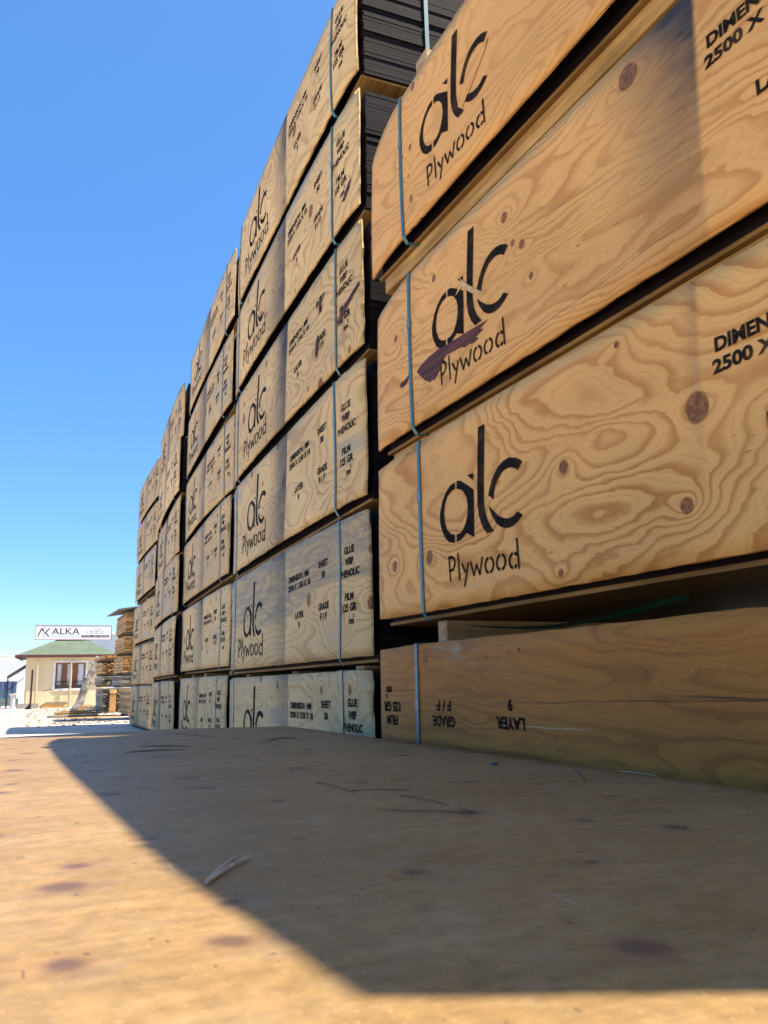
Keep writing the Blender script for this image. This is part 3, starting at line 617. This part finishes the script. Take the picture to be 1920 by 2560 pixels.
def bark_mat():
    g = NG('pale_birch_bark'); x, y, z, P = g.obj()
    n = g.noise(g.xyz(g.f('MULTIPLY', x, 6), g.f('MULTIPLY', y, 6), g.f('MULTIPLY', z, 22)), 1, 4, .65); b = g.noise(P, 4.5, 4, .6)
    c = g.mix(g.ss(b, .40, .60), (.30, .27, .24), (.15, .125, .10)); c = g.mix(g.f('MULTIPLY', g.ss(n, .56, .66), .8), c, (.07, .055, .045))
    g.bump(n, .5, .03); return g.done(c, .85, .15)
M_BARK = bark_mat()
root = empty('leaning_trunk', (1.70, 27.6, gz(27.6)+ZC)); tag(root, 'pale birch trunk leaning diagonally in front of the hut window', 'tree trunk')
m = MB(); P = []; RD = []; rg = random.Random(8)
for i in range(15):
    t = i/14; P.append((.62*t+.02*sin(9*t), .25*t, -.05+1.72*t)); RD.append((.135-.05*t)*rg.uniform(.92, 1.08)*(1.35 if i == 0 else 1.12 if i == 1 else 1))
m.tube(P, RD, 14); m.build('trunk', M_BARK, root, True)
for t, a in ((.52, .4), (.60, 2.6), (.86, 3.4)):
    q = MB(); c0 = Vector((.62*t, .25*t, -.05+1.72*t)); d = Vector((cos(a), -.5, .35)).normalized(); q.tube([c0+d*.06, c0+d*.13, c0+d*.17], [.05, .045, .03], 8); q.build('branch_stub', M_BARK, root, True)
chunk(1.98, 26.6, .20, .15, 8, 10, 'broad yellow sawn chunk at the foot of the leaning trunk', 1)
chunk(2.28, 26.9, .15, .22, 62, 40, 'small sawn chunk lying on its side beside the short lumber stack', 2)
chunk(1.80, 25.6, .12, .14, 70, -20, 'little grey chunk in front of the leaning trunk', 3)
M_CHIP = wood_mat('bark_chips', (.30, .19, .11), (.16, .095, .055), 1, tone=True)
# chips and bark litter: nobody could count it
m = MB(); rg = random.Random(77)
for i in range(1600):
    yy = rg.uniform(13.6, 33); xx = rg.gauss(1.0+.02*yy, .75); s = rg.uniform(.006, .028)
    if 16 < yy < 21.2 and xx > 1.6: continue
    m.box((xx, yy, gz(yy)+ZC), (xx+s*2.2, yy+s, gz(yy)+ZC+s*.35), rg.random(), rg.uniform(0, 3))
tag(m.build('wood_chips', M_CHIP), 'scattered bark and wood chips on the pale yard', 'wood chips', kind='stuff')

# ------------------------------------------------------------------ yellow hut with the green roof
HB = gz(38.7)
hut = empty('yellow_hut', (.30, 38.7, HB+ZC), R(-4.0)); tag(hut, 'cream yellow hut with green hipped roof, wooden window and porch posts', 'hut')
M_WALL = plain('cream_render', (.70, .56, .33), .85, .06, 3, .15, bump=.15)
W, D, HW = 3.35, 4.2, 2.20
m = MB()
wx0, wx1, wz0, wz1 = 1.20, 2.42, .80, 1.90
m.box((0, 0, 0), (wx0, .2, HW)); m.box((wx1, 0, 0), (W, .2, HW)); m.box((wx0, 0, 0), (wx1, .2, wz0)); m.box((wx0, 0, wz1), (wx1, .2, HW))
m.box((0, .2, 0), (.2, D, HW)); m.box((W-.2, .2, 0), (W, D, HW)); m.box((.2, D-.2, 0), (W-.2, D, HW))
m.build('wall', M_WALL, hut)
def roof_mat():
    g = NG('green_shingle'); x, y, z, P = g.obj(); n = g.noise(P, 14, 4, .7); q = g.noise(P, 1.6, 3, .6)
    st = g.f('FRACT', g.f('MULTIPLY', z, 14)); k = g.f('MULTIPLY', g.lin(n, .3, .7, .75, 1.2), g.f('MULTIPLY', g.lin(st, 0, .15, .8, 1.0), g.lin(q, .3, .7, .85, 1.12)))
    return g.done(g.mix(1.0, (.125, .160, .112), g.xyz(k, k, k), 'MULTIPLY'), .9, .1)
ov = .27; ez = 2.23; rz_ = 2.98
E0 = [(-ov-.15, -ov, ez), (W+ov+.15, -ov, ez), (W+ov+.15, D+ov, ez), (-ov-.15, D+ov, ez)]; RL, RR = (1.10, 1.75, rz_), (2.40, 1.75, rz_)
V = E0+[RL, RR]+[(x, y, z-.05) for x, y, z in E0]
rf = mesh_obj('roof', V, [(0, 1, 5, 4), (1, 2, 5), (2, 3, 4, 5), (3, 0, 4), (6, 9, 8, 7)], roof_mat(), hut)
m = MB(); fz = ez-.11
for a, b in (((-ov-.17, -ov-.02), (W+ov+.17, -ov)), ((-ov-.17, -ov), (-ov-.15, D+ov)), ((W+ov+.15, -ov), (W+ov+.17, D+ov))): m.box((a[0], a[1], fz), (b[0], b[1], ez+.012))
m.build('fascia', plain('maroon_gutter', (.11, .035, .035), .45), rf)
M_POST = plain('bare_post_wood', (.50, .38, .27), .7, .15, 8)
for px in (.47, 1.83):
    m = MB(); m.tube([(px, -ov+.05, -.02), (px, -ov+.05, 1.62)], .05, 10); m.tube([(px, -ov+.05, 1.62), (px, -ov+.05, ez-.115)], .036, 10); m.build('porch_post', M_POST, hut)
wn = MB()
for a, b in (((wx0-.1, -.03, wz0-.1), (wx0, -.002, wz1+.1)), ((wx1, -.03, wz0-.1), (wx1+.1, -.002, wz1+.1)), ((wx0, -.03, wz1), (wx1, -.002, wz1+.1)), ((wx0, -.04, wz0-.1), (wx1, -.002, wz0))): wn.box(a, b)
wi = wn.build('window', plain('white_window_surround', (.70, .66, .62), .7), hut)
M_SASH = plain('brown_window_wood', (.20, .085, .035), .5, .2, 10)
m = MB(); ww = wx1-wx0
for f0, f1 in ((0, .05), (.20, .38), (.55, .74), (.95, 1.0)): m.box((wx0+ww*f0, .04, wz0+.04), (wx0+ww*f1, .09, wz1-.04))
m.box((wx0, .035, wz1-.06), (wx1, .095, wz1)); m.box((wx0, .035, wz0), (wx1, .095, wz0+.06)); m.build('window_frame', M_SASH, wi)
g = NG('window_glass_grey'); gl = g.done((.10, .11, .12), .08, .6)
m = MB(); m.box((wx0, .10, wz0), (wx1, .11, wz1)); m.build('pane', gl, wi)
M_CURT = plain('white_curtain', (.62, .62, .64), .8)
for f0, f1 in ((.06, .19), (.39, .54), (.75, .94)):
    V = []; F = []
    for k_ in range(13):
        x = wx0+ww*(f0+(f1-f0)*k_/12); y = .096 - .0 + .0*k_; V += [(x, .088+.008*sin(k_*2.4), wz0+.16), (x, .088+.008*sin(k_*2.4), wz1-.06)]
        if k_: F.append((2*k_-2, 2*k_, 2*k_+1, 2*k_-1))
    mesh_obj('curtain', V, F, M_CURT, wi)
m = MB()
for k_ in range(14): m.box((wx0+ww*(.02+.07*k_), .0, wz0+.0), (wx0+ww*(.02+.07*k_)+.012, .012, wz0+.30))
m.box((wx0, -.002, wz0+.28), (wx1, .014, wz0+.305)); m.build('window_grille', plain('black_iron', (.02, .02, .022), .5), wi)
# side door and canopy on the left wall
M_DARK = plain('dark_brown_wood', (.05, .025, .018), .55, .25, 9)
m = MB(); m.box((-.03, .5, .02), (-.002, 1.4, 1.95)); m.build('door', M_DARK, hut)
m = MB(); V = [(-.02, .3, 1.85), (-.02, 2.0, 1.85), (-.75, 2.0, 1.35), (-.75, .3, 1.35)]
cn = mesh_obj('canopy', V+[(x, y, z-.05) for x, y, z in V], [(0, 1, 2, 3), (7, 6, 5, 4), (0, 3, 7, 4), (3, 2, 6, 7), (2, 1, 5, 6)], M_DARK, hut)
m = MB(); m.tube([(-.7, .35, -.02), (-.7, .35, 1.36)], .03, 8); m.tube([(-.7, .35, .75), (-.05, .35, 1.3)], .02, 8); m.build('canopy_post', M_DARK, hut)
cx, cy = -.12, 38.0
root = empty('stone_pillar', (cx, cy, gz(cy)+ZC)); tag(root, 'short pale grey pillar with wide capital at the left corner of the hut', 'pillar')
M_STONE = plain('pale_cast_stone', (.52, .50, .48), .8, .12, 8)
m = MB(); m.tube([(0, 0, 0), (0, 0, .04), (0, 0, .045), (0, 0, .5)], [.15, .15, .10, .09], 16); m.build('shaft', M_STONE, root, False)
m = MB(); m.tube([(0, 0, .48), (0, 0, .54), (0, 0, .60), (0, 0, .63)], [.09, .12, .17, .17], 16); m.build('capital', M_STONE, root, False)

# roof sign
sg = empty('roof_sign', (.62, 40.25, 2.22+ZC), R(-1)); tag(sg, 'long white shop sign with red rim standing on the green roof ridge', 'sign')
SW, SH = 3.26, .63
m = MB(); m.box((0, 0, 0), (SW, .08, SH)); m.build('panel', plain('white_sign_face', (.80, .80, .82), .5, .03), sg)
m = MB()
for a, b in (((-.02, -.015, -.02), (SW+.02, .085, .0)), ((-.02, -.015, SH), (SW+.02, .085, SH+.02)), ((-.02, -.015, 0), (0, .085, SH)), ((SW, -.015, 0), (SW+.02, .085, SH))): m.box(a, b)
m.build('rim', plain('red_rim', (.35, .05, .10), .5), sg)
for px in (.9, 2.3):
    m = MB(); m.box((px, .03, -.35), (px+.04, .07, -.021)); m.build('bracket', plain('grey_steel', (.2, .2, .21), .5), sg)
SB = plain('brown_sign_ink', (.085, .032, .030), .6, .05); SG = plain('grey_green_sign_ink', (.22, .30, .30), .6, .05); SD = plain('dark_sign_ink', (.06, .075, .08), .6, .05); SWH = plain('white_sign_ink', (.8, .8, .8), .6, .03)
def sgn(name, geo, mat, off=-.003): return mesh_obj(name, [(a*SW, off, b*SH) for a, b in geo[0]], geo[1], mat, sg)
def lines(name, S, wd, mat):
    V = []; F = []
    for P in S:
        g_ = stroke([(a*SW, b*SH) for a, b in P], wd); i = len(V); V += g_[0]; F += [tuple(i+k for k in f) for f in g_[1]]
    return mesh_obj(name, [(a, -.003, b) for a, b in V], F, mat, sg)
lines('monogram', [[(.03, .22), (.075, .78), (.09, .70), (.096, .55)], [(.175, .78), (.125, .48), (.17, .22)]], .055, SB)
lines('monogram_bars', [[(.100, .10), (.100, .93)], [(.115, .10), (.115, .93)]], .012, SB)
sgn('company_name', text_in((.205, .36, .575, .82), 'ALKA', .008), SB)
sgn('company_line', text_in((.205, .19, .515, .30), 'ORMAN ÜRÜNLERİ', 0.0), SG)
sgn('company_suffix', text_in((.525, .20, .58, .27), 'SAN.', .01), SG)
sgn('owner_name', text_in((.745, .72, .865, .83), 'Yusuf ARI', .005), SD)
sgn('phone_number', text_in((.71, .55, .895, .66), '0551 699 57 08', .008), SD)
sgn('phone_number', text_in((.71, .40, .895, .51), '0551 587 57 09', .008), SD)
lines('phone_symbol', [[(.672, .62), (.675, .52), (.688, .44)]], .02, SD)
V = [(.605, .15), (.60, .20), (.60, .27), (.605, .32), (.97, .32), (.975, .27), (.975, .20), (.97, .15)]
sgn('name_bar', (V, [tuple(range(8))]), SB)
sgn('products_line', text_in((.62, .185, .955, .29), 'Kereste - Osb - Plywood', .012), SWH, -.005)

# things in front of the hut
root = empty('iron_post', (.52, 35.0, gz(35)+ZC)); tag(root, 'thin dark iron post on a flat foot in front of the hut wall', 'post')
M_IRON = plain('dark_iron', (.03, .024, .022), .6, .2)
m = MB(); m.box((-.035, -.035, .01), (.035, .035, 1.50)); m.build('pole', M_IRON, root)
m = MB(); m.box((-.22, -.12, 0), (.26, .12, .012)); m.build('foot', M_IRON, root)
m = MB(); m.poly([(-.20, -.01, .012), (-.035, -.01, .012), (-.035, -.01, .2)]); m.poly([(-.035, .01, .2), (-.035, .01, .012), (-.20, .01, .012)]); m.build('brace', M_IRON, root)
m = MB(); 
for a, b in (((0, 0, 0), (.82, .05, .2)), ((0, .35, 0), (.82, .4, .2)), ((0, .05, 0), (.05, .35, .2)), ((.77, .05, 0), (.82, .35, .2))): m.box(a, b)
pl = empty('planter_box', (.04, 37.2, gz(37.2)+ZC)); tag(pl, 'low grey planter trough against the foot of the hut wall', 'planter')
m.build('trough', plain('grey_planter', (.30, .26, .22), .8), pl); m = MB(); m.box((.05, .05, .01), (.77, .35, .16)); m.build('soil', plain('dry_soil', (.10, .07, .05), .95), pl)
rod = MB(); rod.tube([(0, 0, 0), (.9, .0, .14), (2.0, 0, .25), (3.1, .02, .24)], .012, 6); o = rod.build('iron_rod', M_IRON); o.location = (.98, 37.9, -.02+ZC-.05); tag(o, 'thin dark rod running level across the hut front below the window', 'rod')
# pale buildings behind
M_WH = plain('white_shed_cladding', (.78, .78, .78), .7, .03, 1)
def shed(name, x0, x1, y0, y1, zt, rise, label, mat):
    root = empty(name, (x0, y0, gz(y0)+ZC)); tag(root, label, 'warehouse'); h = zt-gz(y0); w2 = x1-x0; d = y1-y0
    V = [(0, 0, 0), (w2, 0, 0), (w2, 0, h), (w2/2, 0, h+rise), (0, 0, h), (0, d, 0), (w2, d, 0), (w2, d, h), (w2/2, d, h+rise), (0, d, h)]
    mesh_obj('wall', V, [(0, 1, 2, 3, 4), (9, 8, 7, 6, 5), (0, 4, 9, 5), (1, 6, 7, 2)], mat, root)
    q = .35; t = .12; s = rise/(w2/2)
    V = [(-q, -q, h-q*s+.02), (w2/2, -q, h+rise+.02), (w2+q, -q, h-q*s+.02), (-q, d, h-q*s+.02), (w2/2, d, h+rise+.02), (w2+q, d, h-q*s+.02)]
    V += [(a, b, c+t) for a, b, c in V]
    mesh_obj('roof', V, [(6, 7, 10, 9), (7, 8, 11, 10), (0, 3, 4, 1), (1, 4, 5, 2), (0, 1, 7, 6), (1, 2, 8, 7), (3, 9, 10, 4), (4, 10, 11, 5), (0, 6, 9, 3), (2, 5, 11, 8)], plain('shed_roof', (.62, .63, .64), .6, .04), root)
    return root, h
a, h = shed('white_warehouse', -46, 1.2, 72, 100, 2.55, .35, 'long white warehouse behind the hut at the left edge', M_WH)
M_GR = plain('pale_grey_cladding', (.42, .46, .50), .7, .06, 1)
a, h = shed('grey_warehouse', 3.2, 8.4, 74, 100, 4.1, .95, 'pale grey gabled warehouse rising behind the right end of the sign', M_GR)
for x in (1.4, 3.2):
    m = MB(); m.box((x, -.04, 2.2), (x+.9, -.006, 4.1)); m.build('window', plain('dim_panel', (.30, .33, .36), .5), a)
root = empty('corrugated_fence', (-14, 60, gz(60)+ZC)); tag(root, 'dark blue corrugated fence below the white warehouse', 'fence')
V = []; F = []
for k_ in range(141):
    x = k_*.1; yv = .04*(1 if k_ % 4 in (0, 1) else -1); V += [(x, yv, .02), (x, yv, 1.62)]
    if k_: F.append((2*k_-2, 2*k_, 2*k_+1, 2*k_-1))
mesh_obj('sheet_panel', V, F, plain('blue_corrugated', (.05, .075, .15), .5), root)
for x in (1, 4.5, 8, 11.5, 13.4):
    m = MB(); m.box((x, .05, 0), (x+.1, .15, 1.66)); m.build('post', M_IRON, root)
def cart(x, y, label, mat, h):
    root = empty('mesh_cart', (x, y, gz(y)+ZC)); tag(root, label, 'cart', 'green mesh carts by the fence')
    m = MB(); m.box((0, 0, .12), (.95, .6, .16)); m.box((.04, .04, .16), (.91, .56, h*.55)); m.build('crate', mat, root)
    m = MB()
    for k_ in range(10): m.box((k_*.104, -.012, .16), (k_*.104+.015, .0, h))
    for z in (.16, h*.5, h-.02): m.box((0, -.028, z), (.95, -.014, z+.02))
    m.build('mesh_side', plain('green_mesh', (.05, .22, .17), .5), root)
    for x_ in (.1, .85):
        m = MB(); m.tube([(x_, -.02, .06), (x_, .04, .06)], .06, 12); m.build('wheel', M_IRON, root)
cart(-1.9, 44.5, 'green mesh cart cut by the left edge of the photo', plain('teal_sheet', (.04, .25, .20), .6), .95)
cart(-.80, 44.5, 'green mesh cart with grey sacks nearest to the hut', plain('grey_sack', (.22, .23, .24), .8), .80)
root = empty('street_lamp', (-1.65, 58, gz(58)+ZC)); tag(root, 'thin street lamp with curved arm before the white warehouse', 'street lamp')
m = MB(); m.tube([(0, 0, 0), (0, 0, 3.4), (-.05, 0, 3.65), (-.25, 0, 3.95), (-.7, 0, 4.15)], [.05, .035, .03, .028, .025], 8); m.build('pole', plain('galvanised_pole', (.32, .33, .34), .5), root)
m = MB(); m.box((-1.15, -.09, 4.10), (-.68, .09, 4.19)); m.build('lamp_head', plain('lamp_grey', (.3, .3, .3), .5), root)
